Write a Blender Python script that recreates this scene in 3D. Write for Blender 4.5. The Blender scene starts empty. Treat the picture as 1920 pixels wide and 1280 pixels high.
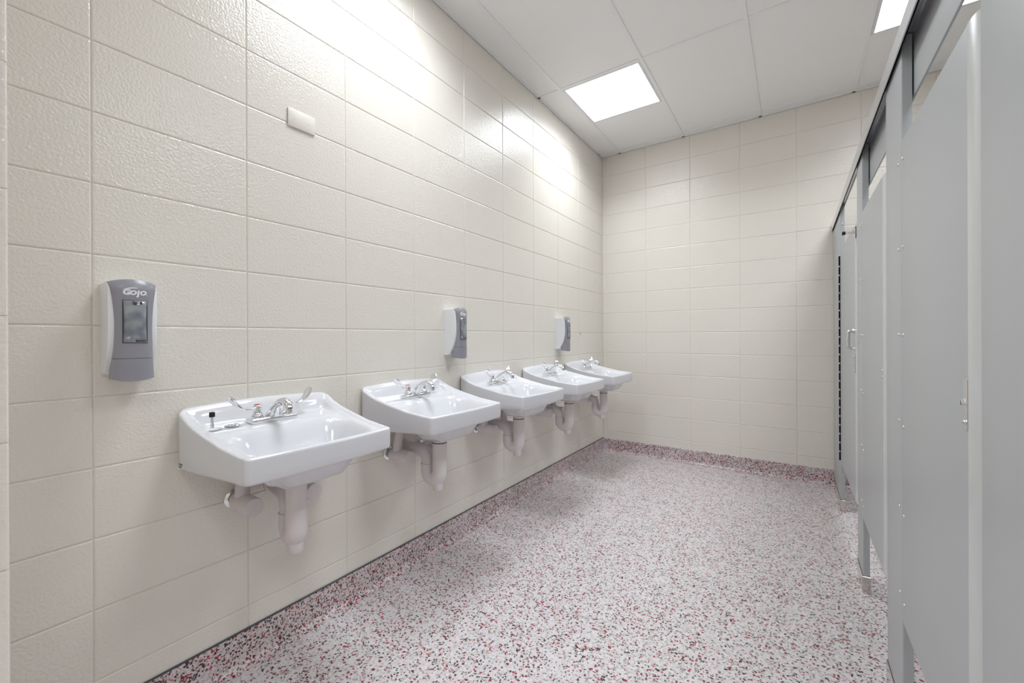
import bpy, bmesh, math, random
from math import sin, cos, pi, radians
from mathutils import Vector, Matrix

random.seed(7)
S = bpy.context.scene
COL = S.collection

# ------------------------------------------------------------------ camera
EYE = 1.1817
cam = bpy.data.cameras.new('camera')
cam_o = bpy.data.objects.new('camera', cam)
COL.objects.link(cam_o)
cam.sensor_fit = 'HORIZONTAL'; cam.sensor_width = 36.0
cam.lens = 776.251 / 1920 * 36
cam.shift_x = 9.7105 / 1920; cam.shift_y = -7.7465 / 1920
cam.clip_start = 0.02
yaw, pit, rol = 0.604797, -0.00095, -0.0040913
r = Vector((cos(yaw), sin(yaw), 0)); f = Vector((-sin(yaw), cos(yaw), 0)); u = Vector((0, 0, 1))
f2 = f * cos(pit) + u * sin(pit); u2 = -f * sin(pit) + u * cos(pit)
r3 = r * cos(rol) + u2 * sin(rol); u3 = -r * sin(rol) + u2 * cos(rol)
M = Matrix((r3, u3, -f2)).transposed().to_4x4()
M.translation = (0, 0, EYE)
cam_o.matrix_world = M
S.camera = cam_o

# ------------------------------------------------------------------ world / exposure
PANEL_GLOW = 1.7             # radiance of the ceiling panels' diffusers
PANEL_WATT = 5.7             # downward beam of each panel
PANEL_SPREAD = 136
w = bpy.data.worlds.new('world'); S.world = w; w.use_nodes = True
w.node_tree.nodes['Background'].inputs[0].default_value = (0.9, 0.95, 1.0, 1)
w.node_tree.nodes['Background'].inputs[1].default_value = 0.05
S.view_settings.view_transform = 'Standard'; S.view_settings.look = 'None'
S.view_settings.exposure = 1.06; S.view_settings.gamma = 1.0
S.view_settings.use_curve_mapping = False

# room
XL, YB, ZC = -1.639, 4.14, 3.048
XR, YN = 1.85, -2.3
XF = 0.262                   # stall front plane

# ------------------------------------------------------------------ materials
MATS = {}
def srgb(r, g, b):
    def c(v):
        v /= 255.0
        return v / 12.92 if v <= .04045 else ((v + .055) / 1.055) ** 2.4
    return (c(r), c(g), c(b), 1)
def mat(name, col, rough=.5, metal=0.0, spec=.5, **kw):
    m = bpy.data.materials.new(name); m.use_nodes = True
    b = m.node_tree.nodes['Principled BSDF']
    b.inputs['Base Color'].default_value = col
    b.inputs['Roughness'].default_value = rough
    b.inputs['Metallic'].default_value = metal
    b.inputs['Specular IOR Level'].default_value = spec
    for k, v in kw.items():
        b.inputs[k.replace('_', ' ')].default_value = v
    MATS[name] = m
    return m
def nodes(m):
    return m.node_tree.nodes, m.node_tree.links, m.node_tree.nodes['Principled BSDF']
def add_bump(m, scale, strength, dist=.002, detail=2.0, rough=.5, stretch=None):
    N, Lk, b = nodes(m)
    g = N.new('ShaderNodeNewGeometry')
    n = N.new('ShaderNodeTexNoise'); n.inputs['Scale'].default_value = scale
    n.inputs['Detail'].default_value = detail; n.inputs['Roughness'].default_value = rough
    if stretch:
        mp = N.new('ShaderNodeMapping'); mp.inputs['Scale'].default_value = stretch
        Lk.new(g.outputs['Position'], mp.inputs['Vector']); Lk.new(mp.outputs[0], n.inputs['Vector'])
    else:
        Lk.new(g.outputs['Position'], n.inputs['Vector'])
    bp = N.new('ShaderNodeBump'); bp.inputs['Strength'].default_value = strength
    bp.inputs['Distance'].default_value = dist
    Lk.new(n.outputs['Fac'], bp.inputs['Height']); Lk.new(bp.outputs[0], b.inputs['Normal'])
    return n, bp
def add_tint(m, c1, c2, scale, lo=.35, hi=.65, detail=3):
    N, Lk, b = nodes(m)
    g = N.new('ShaderNodeNewGeometry')
    n = N.new('ShaderNodeTexNoise'); n.inputs['Scale'].default_value = scale; n.inputs['Detail'].default_value = detail
    Lk.new(g.outputs['Position'], n.inputs['Vector'])
    cr = N.new('ShaderNodeValToRGB')
    cr.color_ramp.elements[0].position = lo; cr.color_ramp.elements[0].color = c1
    cr.color_ramp.elements[1].position = hi; cr.color_ramp.elements[1].color = c2
    Lk.new(n.outputs['Fac'], cr.inputs[0]); Lk.new(cr.outputs[0], b.inputs['Base Color'])

# glossy cream block paint with orange-peel relief
m = mat('cream_block_paint', srgb(237, 231, 221), .19, spec=.85)
add_bump(m, 125, .7, .0024, 1.5, .55)
m = mat('cream_joint_paint', srgb(237, 231, 221), .35)
m = mat('cream_plate_paint', srgb(237, 231, 222), .3)
m = mat('ceiling_tile_white', srgb(249, 248, 247), .9, spec=.2)
m = mat('grid_white', srgb(246, 246, 246), .45)
m = mat('lamp_frame_white', srgb(232, 233, 235), .4)
m = mat('ceramic_white', srgb(226, 226, 230), .09, spec=.55); m.node_tree.nodes['Principled BSDF'].inputs['Coat Weight'].default_value = .3
m = mat('ceramic_underside', srgb(232, 228, 224), .4)
m = mat('chrome', (.82, .83, .85, 1), .06, 1.0)
m = mat('satin_chrome', (.70, .71, .72, 1), .22, 1.0)
m = mat('stainless', (.62, .59, .56, 1), .16, 1.0); add_bump(m, 60, .05, .001, 2, stretch=(1, 1, 12))
m = mat('aluminium_rail', (.80, .81, .83, 1), .28, .9)
m = mat('grey_powder_coat', srgb(181, 184, 186), .36, spec=.4)
m = mat('light_grey_edge', srgb(205, 207, 206), .22, spec=.5)
m = mat('pipe_cover_white', srgb(230, 222, 222), .45, spec=.35); add_bump(m, 30, .12, .004)
m = mat('black_rubber', srgb(18, 18, 20), .5)
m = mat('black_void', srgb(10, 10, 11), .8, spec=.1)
m = mat('dispenser_white', srgb(240, 241, 243), .3)
m = mat('dispenser_grey', srgb(150, 149, 157), .3)
m = mat('smoke_window', srgb(128, 131, 138), .08, spec=.6)
add_tint(m, srgb(118, 122, 132), srgb(160, 163, 166), 38, .3, .7, 1)
m = mat('window_dark', srgb(70, 72, 76), .3)
m = mat('logo_white', srgb(240, 240, 244), .4)
m = mat('print_dark', srgb(80, 80, 88), .5)
m = mat('index_red', srgb(190, 40, 50), .3)
m = mat('dark_cap_strip', srgb(78, 80, 86), .4)
m = mat('wall_plug', srgb(120, 118, 112), .5)

def emit_mat(name, col, strength):
    m = bpy.data.materials.new(name); m.use_nodes = True
    b = m.node_tree.nodes['Principled BSDF']
    b.inputs['Base Color'].default_value = (.9, .9, .9, 1)
    b.inputs['Emission Color'].default_value = col
    b.inputs['Emission Strength'].default_value = strength
    MATS[name] = m
emit_mat('panel_glow', (.90, .955, 1.03, 1), PANEL_GLOW)

def flake_mat(name, base_a, base_b, red_amt, black_amt, grey_amt, scale=165, rough=.3):
    """broadcast vinyl flakes sealed in clear resin: white ground, red, black and grey chips"""
    m = mat(name, base_a, rough, spec=.45)
    N, Lk, b = nodes(m)
    g = N.new('ShaderNodeNewGeometry')
    nz = N.new('ShaderNodeTexNoise'); nz.inputs['Scale'].default_value = 190; nz.inputs['Detail'].default_value = 1
    Lk.new(g.outputs['Position'], nz.inputs['Vector'])
    sub = N.new('ShaderNodeVectorMath'); sub.operation = 'SUBTRACT'; sub.inputs[1].default_value = (.5, .5, .5)
    Lk.new(nz.outputs['Color'], sub.inputs[0])
    sc = N.new('ShaderNodeVectorMath'); sc.operation = 'SCALE'; sc.inputs['Scale'].default_value = .0075
    Lk.new(sub.outputs[0], sc.inputs[0])
    ad = N.new('ShaderNodeVectorMath'); ad.operation = 'ADD'
    Lk.new(g.outputs['Position'], ad.inputs[0]); Lk.new(sc.outputs[0], ad.inputs[1])
    # large-scale crowding of the chips
    big = N.new('ShaderNodeTexNoise'); big.inputs['Scale'].default_value = 14; big.inputs['Detail'].default_value = 2
    Lk.new(g.outputs['Position'], big.inputs['Vector'])
    def layer(scale, off, amount, prev, cols):
        mp = N.new('ShaderNodeMapping'); mp.inputs['Location'].default_value = off
        Lk.new(ad.outputs[0], mp.inputs['Vector'])
        v = N.new('ShaderNodeTexVoronoi'); v.inputs['Scale'].default_value = scale
        Lk.new(mp.outputs[0], v.inputs['Vector'])
        sp = N.new('ShaderNodeSeparateColor'); Lk.new(v.outputs['Color'], sp.inputs[0])
        # threshold = amount * (0.35 + 1.3*big)
        ma = N.new('ShaderNodeMath'); ma.operation = 'MULTIPLY_ADD'
        ma.inputs[1].default_value = amount * 1.9; ma.inputs[2].default_value = amount * .05
        Lk.new(big.outputs['Fac'], ma.inputs[0])
        lt = N.new('ShaderNodeMath'); lt.operation = 'LESS_THAN'
        Lk.new(sp.outputs[0], lt.inputs[0]); Lk.new(ma.outputs[0], lt.inputs[1])
        mc = N.new('ShaderNodeMix'); mc.data_type = 'RGBA'
        mc.inputs[6].default_value = cols[0]; mc.inputs[7].default_value = cols[1]
        Lk.new(sp.outputs[1], mc.inputs[0])
        mx = N.new('ShaderNodeMix'); mx.data_type = 'RGBA'
        Lk.new(lt.outputs[0], mx.inputs[0]); Lk.new(prev, mx.inputs[6]); Lk.new(mc.outputs[2], mx.inputs[7])
        return mx.outputs[2]
    v0 = N.new('ShaderNodeTexVoronoi'); v0.inputs['Scale'].default_value = scale * .8
    Lk.new(ad.outputs[0], v0.inputs['Vector'])
    s0 = N.new('ShaderNodeSeparateColor'); Lk.new(v0.outputs['Color'], s0.inputs[0])
    m0 = N.new('ShaderNodeMix'); m0.data_type = 'RGBA'
    m0.inputs[6].default_value = base_a; m0.inputs[7].default_value = base_b
    Lk.new(s0.outputs[2], m0.inputs[0])
    o = layer(scale, (1.3, .2, .7), grey_amt, m0.outputs[2], (srgb(168, 160, 158), srgb(190, 178, 172)))
    o = layer(scale * 1.05, (4.1, 2.2, 1.7), black_amt, o, (srgb(22, 20, 24), srgb(70, 60, 64)))
    o = layer(scale * .95, (7.7, 5.2, 3.7), red_amt, o, (srgb(120, 16, 34), srgb(190, 62, 74)))
    Lk.new(o, b.inputs['Base Color'])
    return m
flake_mat('flake_floor', srgb(230, 225, 226), srgb(210, 203, 205), .065, .08, .16)
flake_mat('flake_cove', srgb(228, 216, 218), srgb(205, 192, 194), .12, .16, .2, scale=175)

# ------------------------------------------------------------------ helpers
def new_obj(name, me, m=None, parent=None, loc=None, smooth=None):
    o = bpy.data.objects.new(name, me)
    COL.objects.link(o)
    if m and me and not me.materials: me.materials.append(MATS[m])
    if parent: o.parent = parent
    if loc is not None: o.location = loc
    if smooth is not None and me: shade(me, smooth)
    return o
def shade(me, ang):
    """smooth faces, sharp edges above the angle"""
    bm = bmesh.new(); bm.from_mesh(me)
    for fc in bm.faces: fc.smooth = True
    a = radians(ang)
    for e in bm.edges:
        if len(e.link_faces) == 2:
            e.smooth = e.calc_face_angle(0) < a
        else: e.smooth = False
    bm.to_mesh(me); bm.free()
def pymesh(name, vs, fs, fix=True):
    me = bpy.data.meshes.new(name); me.from_pydata([tuple(v) for v in vs], [], fs)
    if fix:
        bm = bmesh.new(); bm.from_mesh(me)
        bmesh.ops.recalc_face_normals(bm, faces=bm.faces); bm.to_mesh(me); bm.free()
    me.update(); return me
def empty(name, loc=(0, 0, 0)):
    o = bpy.data.objects.new(name, None); COL.objects.link(o); o.location = loc
    o.empty_display_size = .05
    return o
def tag(o, label, cat, group=None):
    o['label'] = label; o['category'] = cat
    if group: o['group'] = group
    return o
def struct(o):
    o['kind'] = 'structure'; return o
def box_mesh(name, a, b, bev=0.0, seg=2):
    bm = bmesh.new()
    bmesh.ops.create_cube(bm, size=1)
    for v in bm.verts:
        v.co = Vector((a[i] + (v.co[i] + .5) * (b[i] - a[i]) for i in range(3)))
    if bev > 0:
        bmesh.ops.bevel(bm, geom=list(bm.edges), offset=bev, segments=seg, affect='EDGES', profile=.5)
    me = bpy.data.meshes.new(name); bm.to_mesh(me); bm.free(); return me
def box(name, a, b, m, parent=None, bev=0.0, seg=2):
    return new_obj(name, box_mesh(name, a, b, bev, seg), m, parent, smooth=35 if bev else None)
def prism_z(name, poly, z0, z1):
    n = len(poly)
    vs = [(x, y, z0) for x, y in poly] + [(x, y, z1) for x, y in poly]
    fs = [tuple(range(n)), tuple(range(n, 2 * n))] + [(i, (i + 1) % n, n + (i + 1) % n, n + i) for i in range(n)]
    return pymesh(name, vs, fs)
def prism_y(name, poly, y0, y1):
    n = len(poly)
    vs = [(x, y0, z) for x, z in poly] + [(x, y1, z) for x, z in poly]
    fs = [tuple(range(n)), tuple(range(n, 2 * n))] + [(i, (i + 1) % n, n + (i + 1) % n, n + i) for i in range(n)]
    return pymesh(name, vs, fs)
def tube_mesh(name, pts, rad, n=20, flat=1.0, caps=True, up=Vector((0, 0, 1)), flats=None):
    """sweep a circle (or flattened ellipse) along points"""
    pts = [Vector(p) for p in pts]
    if not isinstance(rad, (list, tuple)): rad = [rad] * len(pts)
    vs, fs = [], []
    prev = None
    for i, p in enumerate(pts):
        t = (pts[min(i + 1, len(pts) - 1)] - pts[max(i - 1, 0)]).normalized()
        if prev is None:
            a = t.cross(up)
            if a.length < 1e-4: a = t.cross(Vector((0, 1, 0)))
            a.normalize()
        else:
            a = (prev - t * prev.dot(t)).normalized()
        prev = a; bb = t.cross(a).normalized()
        fl = flats[i] if flats else flat
        for k in range(n):
            an = 2 * pi * k / n
            vs.append(p + a * cos(an) * rad[i] + bb * sin(an) * rad[i] * fl)
    for i in range(len(pts) - 1):
        for k in range(n):
            fs.append((i * n + k, i * n + (k + 1) % n, (i + 1) * n + (k + 1) % n, (i + 1) * n + k))
    if caps:
        fs.append(tuple(range(n))); fs.append(tuple(range((len(pts) - 1) * n, len(pts) * n)))
    return pymesh(name, vs, fs)
def tube(name, pts, rad, m, parent=None, n=20, smooth=40, **k):
    return new_obj(name, tube_mesh(name, pts, rad, n, **k), m, parent, smooth=smooth)
def lathe_mesh(name, prof, n=24, axis='z', c=(0, 0, 0)):
    """prof: list of (radius, height)"""
    vs, fs = [], []
    for rr, h in prof:
        for k in range(n):
            a = 2 * pi * k / n
            p = (rr * cos(a), rr * sin(a), h)
            if axis == 'x': p = (h, rr * cos(a), rr * sin(a))
            if axis == 'y': p = (rr * sin(a), h, rr * cos(a))
            vs.append(Vector(p) + Vector(c))
    for i in range(len(prof) - 1):
        for k in range(n):
            fs.append((i * n + k, i * n + (k + 1) % n, (i + 1) * n + (k + 1) % n, (i + 1) * n + k))
    if prof[0][0] > 1e-6: fs.append(tuple(range(n)))
    if prof[-1][0] > 1e-6: fs.append(tuple(range((len(prof) - 1) * n, len(prof) * n)))
    me = pymesh(name, vs, fs)
    bm = bmesh.new(); bm.from_mesh(me)
    bmesh.ops.remove_doubles(bm, verts=bm.verts, dist=1e-7)
    bmesh.ops.recalc_face_normals(bm, faces=bm.faces); bm.to_mesh(me); bm.free()
    return me
def lathe(name, prof, m, parent=None, n=24, axis='z', c=(0, 0, 0), smooth=40):
    return new_obj(name, lathe_mesh(name, prof, n, axis, c), m, parent, smooth=smooth)
def arc(c, p0, p1, n):
    """quarter arc from c+p0 to c+p1 (vectors at right angles)"""
    c, p0, p1 = Vector(c), Vector(p0), Vector(p1)
    return [c + p0 * cos(i / n * pi / 2) + p1 * sin(i / n * pi / 2) for i in range(n + 1)]
def copy_tree(o, parent=None):
    c = o.copy(); COL.objects.link(c); c.parent = parent
    for ch in list(o.children): copy_tree(ch, c)
    return c
def smoothstep(a, b, x):
    t = max(0, min(1, (x - a) / (b - a))); return t * t * (3 - 2 * t)

# ------------------------------------------------------------------ walls of painted block
BW, BH = .4064, .2032
GAP, CH, DEP, TH = .0008, .0046, .0029, .02
def block_mesh(w, h):
    """front face at local z=0 looking along +z, width along x, height along y; rounded arrises"""
    vs = []
    loops = [(GAP / 2, -TH), (GAP / 2, -DEP), (GAP / 2 + CH * .35, -DEP * .35), (GAP / 2 + CH, 0)]
    for ins, z in loops:
        vs += [(ins, ins, z), (w - ins, ins, z), (w - ins, h - ins, z), (ins, h - ins, z)]
    fs = [(12, 13, 14, 15)]
    for L in range(3):
        for k in range(4):
            fs.append((L * 4 + k, L * 4 + (k + 1) % 4, L * 4 + 4 + (k + 1) % 4, L * 4 + 4 + k))
    me = pymesh('concrete_block', vs, fs, fix=False)
    me.materials.append(MATS['cream_block_paint'])
    for p in me.polygons: p.use_smooth = False
    return me
_bc = {}
def blocks(wall, origin, udir, normal, us, z0, z1, zstart=None):
    """us: joint positions along udir; courses of 203 mm from the floor"""
    R = Matrix((Vector(udir), Vector((0, 0, 1)), Vector(normal))).transposed()
    eu = R.to_euler()
    k = 0
    while k * BH < z1 - 1e-4:
        a, b = max(k * BH, z0), min((k + 1) * BH, z1)
        for i in range(len(us) - 1):
            wd = us[i + 1] - us[i]
            key = (round(wd, 4), round(b - a, 4))
            if key not in _bc: _bc[key] = block_mesh(wd, b - a)
            o = bpy.data.objects.new('concrete_block', _bc[key]); COL.objects.link(o)
            o.parent = wall
            o.location = Vector(origin) + Vector(udir) * us[i] + Vector((0, 0, a))
            o.rotation_euler = eu
        k += 1
def joints(first, a, b, step=BW):
    """joint positions from a to b with one of them at first"""
    n0 = math.ceil((a - first) / step + 1e-6)
    js = [a]
    x = first + n0 * step
    while x < b - 1e-4:
        if x - js[-1] > .02: js.append(x)
        x += step
    js.append(b)
    return js
RC = .0031     # mortar sits back from the block faces
wall_left = struct(box('wall_left', (XL - .2, YN, 0), (XL - RC, YB + .2, ZC + .1), 'cream_joint_paint'))
wall_back = struct(box('wall_back', (XL - RC, YB + RC, 0), (XR + .2, YB + .2, ZC + .1), 'cream_joint_paint'))
wall_right = struct(box('wall_right', (XR + RC, YN, 0), (XR + .2, YB + RC, ZC + .1), 'cream_joint_paint'))
wall_near = struct(box('wall_near', (XL - .2, YN - .2, 0), (XR + .2, YN, ZC + .1), 'cream_joint_paint'))
COVE = .125
# left wall: local u runs along -Y so that u x z = +X
yl = joints(.2985, .092, YB)
blocks(wall_left, (XL, 0, 0), (0, 1, 0), (1, 0, 0), yl, COVE - .01, ZC)
xb = joints(-.3788, XL, XR)
blocks(wall_back, (0, YB, 0), (1, 0, 0), (0, -1, 0), xb, COVE - .01, ZC)
yr = joints(.3, .1, YB)
blocks(wall_right, (XR, 0, 0), (0, 1, 0), (-1, 0, 0), yr, COVE - .01, ZC)
# pier beside the camera
PX, PY = -1.035, .092
wall_pier = struct(box('wall_pier', (XL, PY - .2032 + RC, 0), (PX - RC, PY - RC, ZC), 'cream_joint_paint'))
blocks(wall_pier, (PX, 0, 0), (0, 1, 0), (1, 0, 0), [PY - .2032, PY], 0, ZC)
blocks(wall_pier, (0, PY, 0), (-1, 0, 0), (0, 1, 0), [-PX, -PX + BW, -XL], 0, ZC)

# ------------------------------------------------------------------ floor and coved base
floor = struct(box('floor', (XL - .2, YN - .2, -.1), (XR + .2, YB + .2, 0), 'flake_floor'))
def cove_profile(t=.006, h=COVE, rd=.03):
    p = [(0, 0), (0, h), (t * .5, h), (t, h - .004)]
    for i in range(7):
        a = i / 6 * pi / 2
        p.append((t + rd - rd * cos(a), rd - rd * sin(a) + .0012))
    p.append((t + rd, 0))
    return p
pr = cove_profile()
struct(new_obj('baseboard_left', prism_y('baseboard_left', [(XL + x, z) for x, z in pr], PY, YB), 'flake_cove', smooth=30))
struct(new_obj('baseboard_right', prism_y('baseboard_right', [(XR - x, z) for x, z in pr], PY, YB), 'flake_cove', smooth=30))
bb = prism_y('baseboard_back', [(x, z) for x, z in pr], XL, XR)
bb.transform(Matrix(((0, 1, 0, 0), (-1, 0, 0, YB), (0, 0, 1, 0), (0, 0, 0, 1))))
struct(new_obj('baseboard_back', bb, 'flake_cove', smooth=30))
struct(box('trim_1', (XL, PY, COVE), (XL + .0075, YB - .004, COVE + .0035), 'dark_cap_strip'))

# ------------------------------------------------------------------ ceiling: grid, tiles, lamps
struct_ceiling = struct(box('ceiling', (XL - .2, YN - .2, ZC + .1), (XR + .2, YB + .2, ZC + .2), 'ceiling_tile_white'))
GX = [-1.4465, -.8385, -.2245, .3895, 1.0, 1.61]
GWd = .024
def gridbar(a, b):
    return box('grid_bar', (a[0], a[1], ZC), (b[0], b[1], ZC + .022), 'grid_white', struct_ceiling, .0012, 1)
for gx in GX: gridbar((gx - GWd / 2, YN, 0), (gx + GWd / 2, YB, 0))
YS = 4.042                        # cut strip along the back wall
rows_light = [YS - .0, 3.43, 2.815, 1.595, .98, -.24, -.85, -2.07, YN]
rows_tile = [YS, 2.815, 1.595, .375, -.845, -2.07, YN]
cols = [(XL, GX[0], 'tile4')] + [(GX[i], GX[i + 1], 'light' if i in (0, 3) else 'tile') for i in range(5)] + [(GX[5], XR, 'tile')]
_tc = {}
def tile(x0, x1, y0, y1, mt='ceiling_tile_white'):
    wd, hd = x1 - x0 - .016, y1 - y0 - .016
    key = (round(wd, 3), round(hd, 3), mt)
    if key not in _tc:
        me = box_mesh('ceiling_tile', (-wd / 2, -hd / 2, 0), (wd / 2, hd / 2, .016), .0015, 1)
        me.materials.append(MATS[mt]); _tc[key] = me
    o = new_obj('ceiling_tile', _tc[key], None, struct_ceiling, ((x0 + x1) / 2, (y0 + y1) / 2, ZC + .0045))
    return o
lamps = []
for x0, x1, kind in cols:
    rws = rows_tile if kind in ('tile', 'tile4') else rows_light
    if kind == 'tile4': rws = [YS, 2.815, 1.595, .375, -.845, -2.07, YN]
    rws = [YB] + rws
    for i in range(len(rws) - 1):
        y1, y0 = rws[i], rws[i + 1]
        if i > 0:
            gridbar((x0 + (GWd / 2 if x0 > XL else 0), y1 - GWd / 2, 0), (x1 - (GWd / 2 if x1 < XR else 0), y1 + GWd / 2, 0))
        if kind == 'light' and abs((y1 - y0) - .61) < .02 and any(abs(y1 - q) < .01 for q in (3.43, 1.595, -.24)):
            lamps.append((x0, x1, y0, y1))
        else:
            t_ = tile(x0, x1, y0, y1, 'grid_white' if i == 0 else 'ceiling_tile_white')
# wall angle moulding
box('wall_angle', (XL, PY, ZC), (XL + .02, YB, ZC + .006), 'grid_white', struct_ceiling)
box('wall_angle', (XL + .02, YB - .02, ZC), (XR, YB, ZC + .006), 'grid_white', struct_ceiling)
box('wall_angle', (XR - .02, PY, ZC), (XR, YB - .02, ZC + .006), 'grid_white', struct_ceiling)
lamp_labels = {
    (0, 0): 'square glowing ceiling light panel over the basin row, next to the end wall',
    (0, 1): 'square glowing ceiling light panel over the basin beside the wall pier',
    (0, 2): 'square ceiling light panel over the entrance behind the wall pier',
    (1, 0): 'square glowing ceiling light panel over the grey stalls, next to the end wall',
    (1, 1): 'square glowing ceiling light panel over the stall farthest from the end wall',
    (1, 2): 'square ceiling light panel over the entrance beyond the last stall'}
for n, (x0, x1, y0, y1) in enumerate(lamps):
    L = empty('ceiling_light', ((x0 + x1) / 2, (y0 + y1) / 2, ZC))
    tag(L, lamp_labels[(n // 3, n % 3)], 'ceiling light', 'square ceiling light panels')
    hw, hh = (x1 - x0) / 2 - .013, (y1 - y0) / 2 - .013
    ow = .016
    fr = []
    bm = bmesh.new()
    for a, b in (((-hw, -hh), (hw, -hh + ow)), ((-hw, hh - ow), (hw, hh)), ((-hw, -hh + ow), (-hw + ow, hh - ow)), ((hw - ow, -hh + ow), (hw, hh - ow))):
        t = box_mesh('t', (a[0], a[1], .001), (b[0], b[1], .05)); bm.from_mesh(t); bpy.data.meshes.remove(t)
    me = bpy.data.meshes.new('frame'); bm.to_mesh(me); bm.free()
    new_obj('frame', me, 'lamp_frame_white', L)
    box('diffuser', (-hw + ow, -hh + ow, .006), (hw - ow, hh - ow, .012), 'panel_glow', L)
    ld = bpy.data.lights.new('panel_beam', 'AREA'); ld.shape = 'RECTANGLE'
    ld.size, ld.size_y = 2 * (hw - ow), 2 * (hh - ow)
    ld.energy = PANEL_WATT; ld.spread = radians(PANEL_SPREAD); ld.color = (.90, .955, 1.0)
    lo = bpy.data.objects.new('panel_beam', ld); COL.objects.link(lo); lo.parent = L; lo.location = (0, 0, .003)

# ------------------------------------------------------------------ toilet stalls
DZ0, DZ1 = .345, 1.745
TK = .024
RAILZ = 2.00
def panel_poly(y_far, y_near, rnd_near=0.0, rnd=.004, far=.0012):
    """plan outline of a front panel: face at XF, thickness towards +X"""
    p = []
    x0, x1 = XF, XF + TK
    # far face corner
    for i in range(5):
        a = i / 4 * pi / 2
        p.append((x0 + far - far * sin(a), y_far - far + far * cos(a)))
    for i in range(5):
        a = i / 4 * pi / 2
        p.append((x0 + rnd - rnd * cos(a), y_near + rnd - rnd * sin(a)))
    p.append((x1, y_near))
    p.append((x1, y_far))
    return p
# pilasters
pil = [  # far, near, label
    (YB - .012, 3.565, 'wide grey stall pilaster fixed to the beige end wall'),
    (2.672, 2.492, 'narrow grey stall pilaster between the door with a pull handle and the next door'),
    (1.893, 1.655, 'grey stall pilaster between the two doors without pull handles'),
    (1.032, .74, 'grey stall pilaster farthest from the end wall')]
scr_z = [EYE + v * XF / .29 for v in (.564, .283, .002, -.281, -.565, -.849)]
def screw_mesh():
    return lathe_mesh('screw', [(.0052, 0), (.0052, .001), (.0044, .0026), (.0026, .0036), (0, .004)], 12, 'x')
SCR = screw_mesh(); SCR.materials.append(MATS['satin_chrome']); shade(SCR, 60)
def screw(parent, y, z, x=XF, root=(0, 0, 0)):
    o = new_obj('screw', SCR, None, parent, (x - root[0], y - root[1], z - root[2])); o.rotation_euler = (0, 0, pi); return o
for n, (yf, yn, lab) in enumerate(pil):
    R = empty('stall_pilaster', (XF, yn, 0)); tag(R, lab, 'stall pilaster', 'grey stall pilasters')
    inv = Matrix.Translation((-XF, -yn, 0))
    me = prism_z('panel', panel_poly(yf, yn), .074, RAILZ + .056); me.transform(inv)
    new_obj('panel', me, 'grey_powder_coat', R, smooth=30)
    # polished shoe wrapping the foot
    e = .003
    me = box_mesh('shoe', (XF - e, yn - e, 0), (XF + TK + e, yf + (e if n else 0), .078), .0015, 1); me.transform(inv)
    new_obj('shoe', me, 'stainless', R, smooth=30)
    me = box_mesh('shadow_joint', (XF - .001, yn - .001, .0775), (XF + TK + .001, yf, .0805)); me.transform(inv)
    new_obj('shoe_shadow', me, 'black_rubber', R)  # shadow line above the shoe, put in as a black strip
    if n in (1, 2):
        for z in scr_z: screw(R, yn + .031, z, root=(XF, yn, 0))
    if n == 0:
        for z in (1.93, .24): 
            o = screw(R, yn - .0005, z, x=XF + .012, root=(XF, yn, 0)); o.rotation_euler = (0, 0, -pi / 2)
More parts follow.
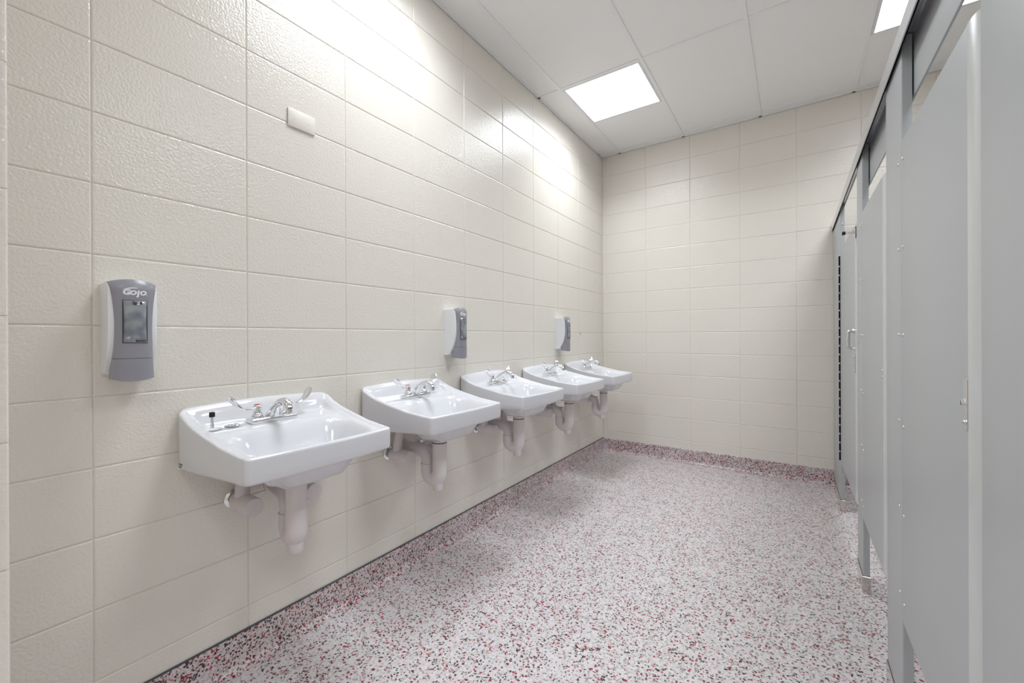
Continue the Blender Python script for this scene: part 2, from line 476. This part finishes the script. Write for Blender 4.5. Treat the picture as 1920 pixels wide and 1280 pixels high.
# doors
doors = [
    (3.558, 2.70, 'wide grey stall door with a silver pull handle and rubber-tipped bumper', 0),
    (2.4895, 1.903, 'narrow grey stall door between two pilasters, next to the handled door', 1),
    (1.6525, 1.040, 'narrow grey stall door with chrome latch, farthest from the end wall', 2)]
for yf, yn, lab, n in doors:
    R = empty('stall_door', (XF, yf, DZ0)); tag(R, lab, 'stall door', 'grey stall doors')
    inv = Matrix.Translation((-XF, -yf, -DZ0)); root = (XF, yf, DZ0)
    zb0 = DZ0 - (.012 if n == 0 else 0)
    # bullnose edge strip on the latch side
    ES = .054; rx = .020
    pl = [(XF - .0008 + rx - rx * cos(i / 14 * pi / 2), yn + ES - ES * sin(i / 14 * pi / 2)) for i in range(15)] + [(XF + TK, yn), (XF + TK, yn + ES)]
    me = prism_z('edge_strip', pl, zb0, DZ1); me.transform(inv)
    new_obj('edge_strip', me, 'light_grey_edge', R, smooth=30)
    me = prism_z('panel', panel_poly(yf, yn + ES, rnd=.001), zb0, DZ1)
    me.transform(inv); new_obj('panel', me, 'grey_powder_coat', R, smooth=30)
    if n == 0:
        me = box_mesh('hinge', (XF - .0085, yf + .0008, DZ0), (XF + .004, yf + .0062, DZ1 - .03)); me.transform(inv)
        H = new_obj('hinge', me, 'black_void', R)
        kn = 22
        km = box_mesh('knuckle', (-.0105, -.0035, -.006), (-.002, .0035, .006), .001, 1); km.materials.append(MATS['satin_chrome'])
        for i in range(kn):
            o = new_obj('knuckle', km, None, H, (0, .0035, .06 + i * (DZ1 - DZ0 - .1) / kn))
        # pull handle
        yc, zc, hh = 2.765, EYE - .022, .046
        pts = [(0, yc, zc - hh)] + [Vector((-.015, yc, zc - hh)) + Vector((-.012 * sin(i / 5 * pi / 2), 0, .012 - .012 * cos(i / 5 * pi / 2))) for i in range(6)]
        pts += [Vector((-.015, yc, zc + hh)) + Vector((-.012 * cos(i / 5 * pi / 2), 0, -.012 + .012 * sin(i / 5 * pi / 2))) for i in range(6)] + [(0, yc, zc + hh)]
        pts = [Vector(p) - Vector((0, yf, DZ0)) for p in pts]
        HD = tube('pull_handle', pts, .0078, 'satin_chrome', R, 14)
        for s in (-1, 1):
            lathe('rosette', [(.013, 0), (.013, .003), (.011, .006), (.0078, .012)], 'satin_chrome', HD, 16, 'x',
                  (0, 0, 0)).matrix_local = Matrix.Translation((0, yc - yf, zc + s * hh - DZ0)) @ Matrix.Rotation(pi, 4, 'Z')
        me = box_mesh('latch_plate', (-.004, -.014, -.05), (0, .014, .05), .0015, 1)
        LP = new_obj('latch_plate', me, 'satin_chrome', R, (0, 2.762 - yf, EYE - .142 - DZ0), 30)
        for z in (.036, -.004, -.036):
            o = new_obj('screw', SCR, None, LP, (-.004, 0, z)); o.rotation_euler = (0, 0, pi)
        # bumper for the outward swing
        B = new_obj('bumper', lathe_mesh('bumper', [(.005, 0), (.005, .034), (.0042, .035), (.0042, .045)], 14, 'x'), 'satin_chrome', R,
                    (0, 2.735 - yf, EYE + .525 - DZ0), 40); B.rotation_euler = (0, 0, pi)
        new_obj('flange', box_mesh('flange', (0, -.012, -.03), (.003, .012, .03), .001, 1), 'satin_chrome', B)
        lathe('rubber_tip', [(.0085, .040), (.0095, .041), (.0095, .052), (.008, .053)], 'black_rubber', B, 14, 'x')
    else:
        for z in scr_z: screw(R, yf - .025, z - .004 - .006 * (1 if z < 1 else -.5), root=root)
        H = tube('hinge', [(.004, .0012, 0), (.004, .0012, DZ1 - DZ0)], .0011, 'grey_powder_coat', R, 8)
        if n == 1:
            for z in (EYE - .125, EYE - .148): screw(R, 1.972, z, root=root)
        else:
            zc, yc = EYE - .125, 1.108
            LT = new_obj('latch', lathe_mesh('latch', [(.0085, 0), (.0085, .002), (.007, .0035), (.0055, .004), (.0055, .006), (.004, .007), (0, .007)], 20, 'x'), 'chrome', R, (0, yc - yf, zc - DZ0), 40)
            LT.rotation_euler = (0, 0, pi)
            new_obj('slot', box_mesh('slot', (.0068, -.001, -.004), (.0072, .001, .004)), 'black_void', LT)
            new_obj('latch_plate', box_mesh('latch_plate', (-.0012, -.011, -.05), (.0, .011, .045), .0004, 1), 'satin_chrome', R, (0, yc - yf, zc - DZ0))
            screw(R, yc, zc - .036, x=XF - .001, root=root)
# head rail: inverted channel
RL = empty('head_rail', (XF, .72, RAILZ)); tag(RL, 'silver aluminium head rail running along the top of the grey stalls', 'head rail')
o0, o1 = -.012, .0275
prof = [(o0, 0), (o0, .054), (o0 + .008, .062), (o1, .062), (o1, .05), (o1 - .003, .05), (o1 - .003, .0585), (o0 + .003, .0585), (o0 + .003, 0)]
new_obj('rail', prism_y('rail', prof, 0, YB - .72 - .004), 'aluminium_rail', RL)
box('channel_shade', (o0 + .0031, 0, .004), (o0 + .0085, YB - .73, .058), 'black_void', RL)  # black strip standing in for the shade inside the channel
HP = box('header_panel', (XF + .0278, .75, 1.876), (XF + .0338, 2.665, 2.06), 'grey_powder_coat', None, .0015, 2)
tag(HP, 'grey header panel behind the head rail, above the two narrow doors', 'header panel')
# dividing partitions
for yc, lab in ((2.585, 'grey stall partition between the handled door stall and the next'),
                (1.775, 'grey stall partition between the two narrow stalls'),
                (.83, 'grey stall partition closing the stall farthest from the end wall')):
    R = empty('stall_partition', (XF, yc, DZ0)); tag(R, lab, 'stall partition', 'grey stall partitions')
    new_obj('panel', box_mesh('panel', (TK + .02, -.0125, 0), (XR - XF - .012, .0125, DZ1 - DZ0), .003, 1), 'grey_powder_coat', R)
    for z in (.25, .7, 1.15):
        new_obj('bracket', box_mesh('bracket', (TK, -.017, z - .02), (TK + .05, .017, z + .02), .0015, 1), 'satin_chrome', R)
        new_obj('bracket', box_mesh('bracket', (XR - XF - .06, -.017, z - .02), (XR - XF - .0008, .017, z + .02), .0015, 1), 'satin_chrome', R)

# ------------------------------------------------------------------ wash basins
ZB = EYE
def rim(s, y):
    ks = [(0, -.219), (.03, -.232), (.07, -.252), (.12, -.271), (.2, -.293), (.3, -.312), (.4, -.322), (.47, -.326)]
    for (a, za), (b, zb) in zip(ks, ks[1:]):
        if s <= b or b == .47:
            t = (s - a) / (b - a); z = za + (zb - za) * max(0, min(1, t)); break
    return EYE + z - .012 * (y / .26) ** 2 * (1 - smoothstep(0, .25, s))
def halfw(s): return .262 - .018 * (s / .455) ** 1.3
DP = .455
def outline(d=0.0):
    """plan loop, from back corner round the front; list of (s, y, ns, ny) with inward normals"""
    pts = []
    rb, rf = max(.03 - d, .005), max(.016 - d * .5, .005)
    DP_ = DP - d; b0 = d
    hwf = lambda q: halfw(q) - d
    def seg(a, b, n): return [(a[0] + (b[0] - a[0]) * i / n, a[1] + (b[1] - a[1]) * i / n) for i in range(n)]
    half = []
    half += [(b0, i / 16 * (hwf(0) - rb)) for i in range(16)]
    half += [(b0 + rb - rb * cos(i / 5 * pi / 2), hwf(0) - rb + rb * sin(i / 5 * pi / 2)) for i in range(6)]
    for i in range(1, 22):
        s = b0 + rb + (DP_ - rf - .012 - rb - b0) * i / 22; half.append((s, hwf(s)))
    hw = hwf(DP); sF = DP_ - .012
    half += [(sF - rf + rf * sin(i / 8 * pi / 2), hw - rf + rf * cos(i / 8 * pi / 2)) for i in range(9)]
    y1 = hw - rf
    for i in range(1, 17):
        y = y1 * (1 - i / 16); half.append((sF + .012 * (1 - (y / y1) ** 2), y))
    pts = half + [(s, -y) for s, y in reversed(half[1:-1])]
    return pts
OUT = outline()
def zbot(s): return EYE - .421 + .020 * smoothstep(0, .45, s)
def sdbox(s, y, cs, hs, hy, rr):
    qx, qy = abs(s - cs) - hs + rr, abs(y) - hy + rr
    return math.hypot(max(qx, 0), max(qy, 0)) + min(max(qx, qy), 0) - rr
def inner_z(s, y):
    deck = EYE - .2935 - .10 * (s - .1)
    rd = sdbox(s, y, .298, .128, .212, .09)
    bowl = smoothstep(.004, -.085, rd)
    shelf = smoothstep(.15, .19, s) * .008
    base = deck - shelf - bowl * .125
    ds = (s - .024, DP - .02 - s, halfw(s) - .024 - y, halfw(s) - .024 + y)
    d = -math.log(sum(math.exp(-150 * q) for q in ds)) / 150 + .001
    rise = 1 - smoothstep(0, .034, d)
    rz = rim(s, y) - .007
    return min(base, rz) + max(rz - base, 0) * rise ** 1.4
def under_z(s, y):
    rd = sdbox(s, y, .30, .115, .15, .075)
    return zbot(s) + .004 - smoothstep(.012, -.05, rd) * .066
def basin_mesh():
    n = len(OUT); vs, fs = [], []
    cache = {}
    def inset(k, d):
        if d not in cache: cache[d] = outline(d)
        return cache[d][k]
    def ring(fn):
        i0 = len(vs)
        for k in range(n): vs.append(fn(k))
        return i0
    rings = []
    def add(d, zf):
        def fn(k):
            s, y = inset(k, d); s0, y0 = OUT[k]; return (s, y, zf(s0, y0, s, y))
        rings.append(ring(fn))
    def fr(a): return lambda s0, y0, s, y: zbot(s0) + (rim(s0, y0) - .009 - zbot(s0) - .012) * a + .012
    # underside, centre outwards
    cu = (.29, 0)
    cen_u = len(vs); vs.append((cu[0], cu[1], under_z(*cu)))
    for g in [.12, .25, .38, .5, .6, .68, .75, .8, .85, .9, .95]:
        def fn(k, g=g):
            s, y = inset(k, .012)
            s, y = cu[0] + (s - cu[0]) * g, cu[1] + (y - cu[1]) * g
            return (s, y, under_z(s, y))
        rings.append(ring(fn))
    add(.010, lambda s0, y0, s, y: zbot(s0) + .001)
    add(.003, lambda s0, y0, s, y: zbot(s0) + .003)
    add(0, lambda s0, y0, s, y: zbot(s0) + .012)
    for a in (.33, .66, 1.0): add(0, fr(a))
    nside = len(rings)
    add(.0004, lambda s0, y0, s, y: rim(s0, y0) - .0055)
    add(.0014, lambda s0, y0, s, y: rim(s0, y0) - .0028)
    add(.0036, lambda s0, y0, s, y: rim(s0, y0) - .0008)
    add(.008, lambda s0, y0, s, y: rim(s0, y0))
    add(.016, lambda s0, y0, s, y: rim(s, y) - .0006)
    add(.021, lambda s0, y0, s, y: rim(s, y) - .003)
    add(.025, lambda s0, y0, s, y: rim(s, y) - .007)
    c = (.285, 0)
    gs = [.01, .022, .035, .05, .065, .08, .1, .13, .16, .2, .24, .28, .33, .38, .43, .48, .53, .58, .63, .68, .73, .78, .83, .88, .93, .97]
    for g in gs:
        def fn(k, g=g):
            s, y = inset(k, .025)
            s, y = s + (c[0] - s) * g, y + (c[1] - y) * g
            return (s, y, inner_z(s, y))
        rings.append(ring(fn))
    cen_t = len(vs); vs.append((c[0], c[1], inner_z(*c)))
    for a, b in zip(rings, rings[1:]):
        for k in range(n): fs.append((a + k, a + (k + 1) % n, b + (k + 1) % n, b + k))
    for k in range(n):
        fs.append((cen_u, rings[0] + (k + 1) % n, rings[0] + k))
        fs.append((cen_t, rings[-1] + k, rings[-1] + (k + 1) % n))
    me = pymesh('basin', vs, fs)
    for p in me.polygons: p.use_smooth = True
    me.materials.append(MATS['ceramic_white'])
    return me
BASIN = basin_mesh()
SY = [.752 + .687 * i for i in range(5)]
slab = ['white wash basin with a loose post and ring on its deck',
        'white wash basin fourth from the end wall, next to the basin with a loose post',
        'white wash basin in the middle of the row of five',
        'white wash basin second from the beige end wall',
        'white wash basin closest to the beige end wall']
where = ['basin farthest from the end wall', 'fourth basin from the end wall', 'middle basin of the row',
         'second basin from the end wall', 'basin closest to the end wall']
def make_sink():
    R = empty('wash_basin')
    new_obj('basin', BASIN, None, R)
    c = inner_z(.285, 0)
    dr = lathe('drain', [(.0, .001), (.012, .001), (.0125, .003), (.02, .0035), (.0215, .002), (.0215, -.002)], 'chrome', R, 24, 'z', (.285, 0, c))
    lathe('drain_hole', [(.0, .0042), (.0105, .0042), (.0105, .002)], 'black_void', dr, 16, 'z', (.285, 0, c))
    return R
sink0 = make_sink()
# faucet ---------------------------------------------------------------
DK = inner_z(.10, 0)
def make_faucet():
    R = empty('faucet')
    # base plate
    me = box_mesh('base', (-.026, -.081, -.004), (.026, .081, .016), .007, 3)
    new_obj('base', me, 'chrome', R, smooth=35)
    # spout
    pts = [(-.004, 0, .008), (.004, 0, .024), (.018, 0, .040), (.036, 0, .056), (.056, 0, .068), (.078, 0, .074), (.098, 0, .070), (.110, 0, .060), (.114, 0, .050)]
    sp = tube('spout', pts, [.028, .024, .0195, .0165, .0150, .0145, .0145, .0138, .0128], 'chrome', R, 20,
              flats=[1, 1, .9, .85, .82, .85, .9, .95, 1])
    lathe('aerator', [(.0105, 0), (.0105, -.012), (.009, -.013), (.009, -.010), (0, -.010)], 'satin_chrome', sp, 16, 'z', (.1148, 0, .052))
    for s in (-1, 1):
        H = empty('handle', (0, s * .051, .016)); H.parent = R; H.rotation_euler = (0, 0, radians(18) if s < 0 else radians(12))
        H2 = lathe('hub', [(.0205, -.002), (.021, .006), (.017, .012), (.0135, .016), (.0125, .028), (.0132, .033), (.0125, .042), (.010, .045), (0, .0455)], 'chrome', H, 20)
        # wing blade: thin neck, widening, turned up at the tip
        bp = [(0, 0, .036), (.002, s * .018, .035), (.003, s * .035, .034), (.004, s * .052, .037), (.004, s * .068, .044), (.003, s * .082, .055), (.001, s * .092, .067), (-.001, s * .099, .079), (-.002, s * .102, .086)]
        ws = [.006, .006, .0065, .009, .0130, .0170, .0190, .0165, .008]
        th = [.005, .0036, .003, .0028, .0028, .0028, .0028, .0026, .002]
        vs, fs = [], []
        for i, p in enumerate(bp):
            a = Vector(bp[max(i - 1, 0)]); b = Vector(bp[min(i + 1, len(bp) - 1)])
            t = (b - a).normalized(); wv = Vector((1, 0, 0)); nv = t.cross(wv).normalized()
            for k in range(10):
                an = 2 * pi * k / 10
                vs.append(Vector(p) + wv * cos(an) * ws[i] + nv * sin(an) * th[i])
        for i in range(len(bp) - 1):
            for k in range(10): fs.append((i * 10 + k, i * 10 + (k + 1) % 10, (i + 1) * 10 + (k + 1) % 10, (i + 1) * 10 + k))
        fs += [tuple(range(10)), tuple(range((len(bp) - 1) * 10, len(bp) * 10))]
        new_obj('blade', pymesh('blade', vs, fs), 'chrome', H, smooth=50)
        if s < 0:
            lathe('red_index', [(.0098, .0445), (.0098, .0462), (.008, .0468), (0, .0468)], 'index_red', H, 16)
    return R
fau0 = make_faucet()
# drain trap -----------------------------------------------------------
def make_trap():
    R = empty('drain_trap')
    sx = .262
    tube('tailpiece', [(sx, 0, .711), (sx, 0, .60)], [.0335, .0335], 'pipe_cover_white', R, 24)
    pts = [(sx, 0, .612), (sx, 0, .545)]
    cb = .0385
    pts += [Vector((sx - cb, 0, .545)) + Vector((cb * cos(i / 12 * pi), 0, -cb * sin(i / 12 * pi))) for i in range(1, 13)]
    pts += [(sx - 2 * cb, 0, .575)]
    J = tube('trap_bend', pts, [.034, .0345] + [.035] * 12 + [.0335], 'pipe_cover_white', R, 24)
    lathe('cleanout', [(.0, -.030), (.021, -.030), (.024, -.026), (.024, .012)], 'pipe_cover_white', J, 20, 'z', (sx - .012, 0, .488))
    x2 = sx - 2 * cb
    pts = [(x2, 0, .57)] + arc((x2 - .045, 0, .585), (.045, 0, 0), (0, 0, .045), 8)[0:] + [(.002, 0, .63)]
    A = tube('trap_arm', pts, .031, 'pipe_cover_white', R, 24)
    tube('seam_ring', [(x2, 0, .568), (x2, 0, .576)], .0352, 'pipe_cover_white', R, 24)
    lathe('escutcheon', [(.04, .0005), (.04, .004), (.036, .009), (.032, .011)], 'pipe_cover_white', R, 28, 'x', (0, 0, .63))
    return R
trap0 = make_trap()
def make_valve(s):
    R = empty('shutoff_valve')
    lathe('escutcheon', [(.034, .0005), (.034, .003), (.026, .008), (.012, .009)], 'chrome', R, 28, 'x')
    lathe('stub_pipe', [(.011, .004), (.011, .04)], 'chrome', R, 16, 'x')
    lathe('valve_cover', [(.022, .022), (.029, .027), (.031, .04), (.031, .148), (.030, .152), (0, .152)], 'pipe_cover_white', R, 28, 'x')
    tube('riser_cover', [(.062, 0, .01), (.062, 0, .05), (.066, -s * .004, .09), (.072, -s * .01, .148)], [.024, .0225, .020, .017], 'pipe_cover_white', R, 18)
    return R
def group_copy(proto, first, loc):
    o = proto if first else copy_tree(proto)
    o.location = loc; return o
val0 = {-1: make_valve(-1), 1: make_valve(1)}
for i, y in enumerate(SY):
    s = group_copy(sink0, i == len(SY) - 1 and False, (XL, y, 0)) if i < 4 else sink0
    s.location = (XL + .0004, y, 0); tag(s, slab[i], 'wash basin', 'white wash basins on the block wall')
    f_ = copy_tree(fau0) if i < 4 else fau0
    f_.location = (XL + .10, y - .008, DK); tag(f_, 'chrome wing-handled faucet on the ' + where[i], 'faucet', 'chrome faucets')
    t_ = copy_tree(trap0) if i < 4 else trap0
    t_.location = (XL, y - .01, 0); tag(t_, 'white covered drain trap under the ' + where[i], 'drain trap', 'white drain traps')
    if i == 0:
        ra = radians(-12); t_.rotation_euler = (0, 0, ra)
        t_.location = (XL + .262 - .262 * cos(ra), y - .01 - .262 * sin(ra), 0)
    if i > 0:
        tube('cable_tie', [(.262, 0, .684), (.262, 0, .688)], .0342, 'black_rubber', t_, 24)
    for sd in (-1, 1):
        v = copy_tree(val0[sd]) if i < 4 else val0[sd]
        v.location = (XL, y + (-.092 if sd < 0 else .118), .612 if sd < 0 else .60)
        tag(v, 'white covered supply valve under the %s, on its %s side' % (where[i], 'pier' if sd < 0 else 'end-wall'), 'supply valve', 'white supply valves')
# maker's print on the side of the first basin
sp = [o for o in bpy.data.objects if o.name.startswith('wash_basin') and abs(o.location.y - SY[0]) < .01][0]
for k, (dz, wd) in enumerate(((0, .026), (-.008, .020))):
    box('maker_print', (.026, -halfw(.03) - .0008, .815 + dz - .035), (.026 + wd, -halfw(.03) + .001, .8185 + dz - .035), 'print_dark', sp)

# loose fittings on the first basin
zd = inner_z(.10, -.194)
P = empty('rubber_tipped_post', (XL + .10, SY[0] - .196, zd)); tag(P, 'short white post with black tip standing on its round flange on the basin deck', 'bumper post')
lathe('flange', [(.0255, .0), (.0255, .0018), (.021, .0036), (.006, .005)], 'dispenser_white', P, 28)
lathe('stem', [(.0052, .004), (.0045, .03), (.0045, .046)], 'satin_chrome', P, 16)
lathe('tip', [(.0078, .040), (.0082, .042), (.0082, .053), (.0074, .055), (0, .055)], 'black_rubber', P, 16)
zd = inner_z(.098, -.135)
P = empty('ring_fitting', (XL + .098, SY[0] - .137, zd)); tag(P, 'flat chrome ring lying beside the faucet on the basin deck', 'ring')
lathe('rim', [(.021, .0), (.022, .0025), (.020, .005), (.0155, .005), (.0145, .003), (.0145, .0005)], 'satin_chrome', P, 28)
lathe('opening', [(0, .0022), (.0146, .0022), (.0146, .001)], 'black_void', P, 24)
for k in range(3):
    a = k * pi / 3
    o = box('spoke', (-.0145, -.0018, .002), (.0145, .0018, .0042), 'satin_chrome', P); o.rotation_euler = (0, 0, a)

# ------------------------------------------------------------------ soap dispensers
def text_mesh(txt, size, shear=0, offset=0):
    cu = bpy.data.curves.new('txt', 'FONT'); cu.body = txt; cu.size = size; cu.shear = shear
    cu.offset = offset; cu.extrude = .0003; cu.align_x = 'CENTER'; cu.align_y = 'CENTER'
    o = bpy.data.objects.new('txt', cu); COL.objects.link(o)
    dg = bpy.context.evaluated_depsgraph_get()
    me = bpy.data.meshes.new_from_object(o.evaluated_get(dg))
    bpy.data.objects.remove(o); bpy.data.curves.remove(cu)
    return me
# local frame: x out of the wall, y across (centre 0), z up (0 = bottom of grey front)
DH = .290
def dfront(z):
    """profile of the grey front: distance from the wall"""
    t = z / DH
    return .100 + .004 * sin(pi * t) - .012 * max(0, (t - .9) / .1) ** 2
def dhalf(z):
    """half width of the grey face: waisted, flared at the top"""
    t = z / DH
    return .0445 + .007 * (2 * t - 1.0) ** 2 * (1.25 if t > .5 else .25) - .0035 * sin(pi * t)
def make_dispenser():
    R = empty('soap_dispenser')
    # white housing: side profile with a curved lower front
    prof = [(.0, .022), (.0, .278)]
    side = [(.0, .020), (.0, .280), (.066, .283), (.078, .276), (.084, .262)]
    for i in range(9):
        a = i / 8
        side.append((.086 - .004 * 0 - .038 * a ** 3, .2 - .165 * a))
    side += [(.040, .024), (.03, .020)]
    n = len(side)
    vs, fs = [], []
    hw = .0535
    for y, k in ((-hw + .003, .0025), (-hw, 0), (hw, 0), (hw - .003, .0025)):
        pass
    cz, cx = .15, .03
    for y, sc in ((-hw, .965), (-hw + .004, 1.0), (hw - .004, 1.0), (hw, .965)):
        for x, z in side:
            xx = x if x < .001 else x * (sc if sc == 1 else .97)
            vs.append((xx, y, cz + (z - cz) * (1 if sc == 1 else .985)))
    for L in range(3):
        for k in range(n): fs.append((L * n + k, L * n + (k + 1) % n, (L + 1) * n + (k + 1) % n, (L + 1) * n + k))
    fs += [tuple(range(n)), tuple(range(3 * n, 4 * n))]
    new_obj('housing', pymesh('housing', vs, fs), 'dispenser_white', R, smooth=35)
    # grey face: stack of slices
    def face(z0, z1, name, m, extra=0, par=R):
        vs, fs = [], []
        nz, ny = 22, 14
        for a in range(nz + 1):
            z = z0 + (z1 - z0) * a / nz
            hwz = dhalf(z); xf = dfront(z) + extra
            back = .070 if z > .075 else .050
            for b in range(ny + 1):
                t = -1 + 2 * b / ny
                zz = z
                if z > .24: zz = z - .010 * t * t * (z - .24) / .05
                if z < .04: zz = z + .007 * t * t * (.04 - z) / .04
                vs.append((xf - .009 * t * t - .006 * abs(t) ** 6, hwz * t, zz))
            vs.append((back, hwz, zz)); vs.append((back, -hwz, vs[-ny - 2][2]))
        m_ = ny + 3
        for a in range(nz):
            for k in range(m_): fs.append((a * m_ + k, a * m_ + (k + 1) % m_, (a + 1) * m_ + (k + 1) % m_, (a + 1) * m_ + k))
        fs += [tuple(range(m_)), tuple(range(nz * m_, (nz + 1) * m_))]
        return new_obj(name, pymesh(name, vs, fs), m, par, smooth=40)
    F = face(.0655, DH, 'cover', 'dispenser_grey')
    face(0, .0645, 'push_bar', 'dispenser_grey', .0006)
    # window
    def patch(y0, y1, z0, z1, name, m, par, lift, ny=8, nz=8):
        vs, fs = [], []
        for a in range(nz + 1):
            z = z0 + (z1 - z0) * a / nz
            for b in range(ny + 1):
                y = y0 + (y1 - y0) * b / ny
                wz = 1 + .10 * (2 * (z - z0) / (z1 - z0) - 1) ** 2 if name == 'window' else 1
                y *= wz
                t = y / dhalf(z)
                vs.append((dfront(z) - .009 * t * t - .006 * abs(t) ** 6 + lift, y, z))
        for a in range(nz):
            for b in range(ny):
                i = a * (ny + 1) + b; fs.append((i, i + 1, i + ny + 2, i + ny + 1))
        o = new_obj(name, pymesh(name, vs, fs, fix=False), m, par)
        for p in o.data.polygons: p.use_smooth = True
        sol = o.modifiers.new('thickness', 'SOLIDIFY'); sol.thickness = .0012; sol.offset = 1
        return o
    patch(-.0272, .0272, .1085, .230, 'window_gasket', 'window_dark', F, .0001)
    W = patch(-.0235, .0235, .110, .2285, 'window', 'smoke_window', F, .0008)
    patch(-.022, -.012, .112, .126, 'bottle_foot', 'dispenser_grey', W, .0016, 2, 2)
    patch(.000, .011, .112, .1185, 'bottle_neck', 'window_dark', W, .0016, 2, 2)
    patch(.0125, .0225, .1125, .1175, 'bottle_clip', 'window_dark', W, .0016, 2, 2)
    patch(-.005, .003, .217, .2265, 'bottle_tab', 'window_dark', W, .0016, 2, 2)
    patch(.010, .015, .219, .2265, 'bottle_tab', 'window_dark', W, .0016, 2, 2)
    # maker's mark
    def put(me, y, z, name='logo_lettering', sxy=(1, 1)):
        for v in me.vertices:
            yy, zz = v.co.x * sxy[0] + y, v.co.y * sxy[1] + z
            t = yy / dhalf(zz)
            v.co = (dfront(zz) - .009 * t * t - .006 * abs(t) ** 6 + .0009 + v.co.z, yy, zz)
        o = new_obj(name, me, 'logo_white', F)
        return o
    LZ = .2515
    put(text_mesh('G', .0205, .12, .0012), -.0185, LZ, sxy=(1.05, 1))
    put(text_mesh('O', .0175, .12, .0013), -.0045, LZ - .0008, sxy=(.98, .92))
    put(text_mesh('j', .021, .12, .0012), .0063, LZ - .0012, sxy=(1.05, 1))
    put(text_mesh('O', .0175, .12, .0013), .0175, LZ - .0008, sxy=(1.0, .92))
    # swoosh arc over the lettering
    vs, fs = [], []
    for i in range(17):
        t = i / 16
        y = -.0275 + .034 * t; zt = LZ + .0065 + .0065 * sin(pi * (t * .62 + .02)); th = .0003 + .0013 * sin(pi * t)
        vs += [(y, zt + th, .0003), (y, zt - th, .0003)]
    for i in range(16): fs.append((2 * i, 2 * i + 1, 2 * i + 3, 2 * i + 2))
    put(pymesh('swoosh', vs, fs), 0, 0, 'logo_swoosh')
    vs = [(.0012 * cos(2 * pi * k / 10) + .0265, .0012 * sin(2 * pi * k / 10) + LZ - .0065, .0003) for k in range(10)]
    put(pymesh('dot', vs, [tuple(range(10))]), 0, 0, 'logo_dot')
    # shade of the gap under the housing, put in as a black box
    box('gap_shade', (.045, -.010, .004), (.068, .010, .03), 'black_void', R, .003, 1)
    return R
disp0 = make_dispenser()
dlab = ['white and grey soap dispenser beside the basin farthest from the end wall',
        'white and grey soap dispenser between the fourth and middle basins from the end wall',
        'white and grey soap dispenser nearest the end wall']
for i, yl_ in enumerate((.314, 1.739, 3.085)):
    d = copy_tree(disp0) if i < 2 else disp0
    d.location = (XL + .0004, yl_ + .0535, EYE - .1215); tag(d, dlab[i], 'soap dispenser', 'soap dispensers on the block wall')

# ------------------------------------------------------------------ small wall items
o = empty('blank_cover_plate', (XL, .910, EYE + .875)); tag(o, 'cream blank cover plate high on the block wall', 'cover plate')
me = box_mesh('plate', (.0004, -.056, -.036), (.0065, .056, .036), .0022, 2); new_obj('plate', me, 'cream_plate_paint', o, smooth=35)
for s in (-1, 1):
    lathe('screw', [(.0035, .006), (.0035, .0072), (0, .0076)], 'cream_plate_paint', o, 12, 'x', (0, s * .03, 0))
o = empty('wall_plug', (XL, 3.575, EYE + .03)); tag(o, 'tiny metal plug in the block wall beside the last soap dispenser', 'wall plug')
lathe('collar', [(.010, .0003), (.010, .004), (.006, .006), (.005, .006)], 'satin_chrome', o, 16, 'x')
lathe('hole', [(.0055, .004), (0, .0062)], 'black_void', o, 12, 'x')
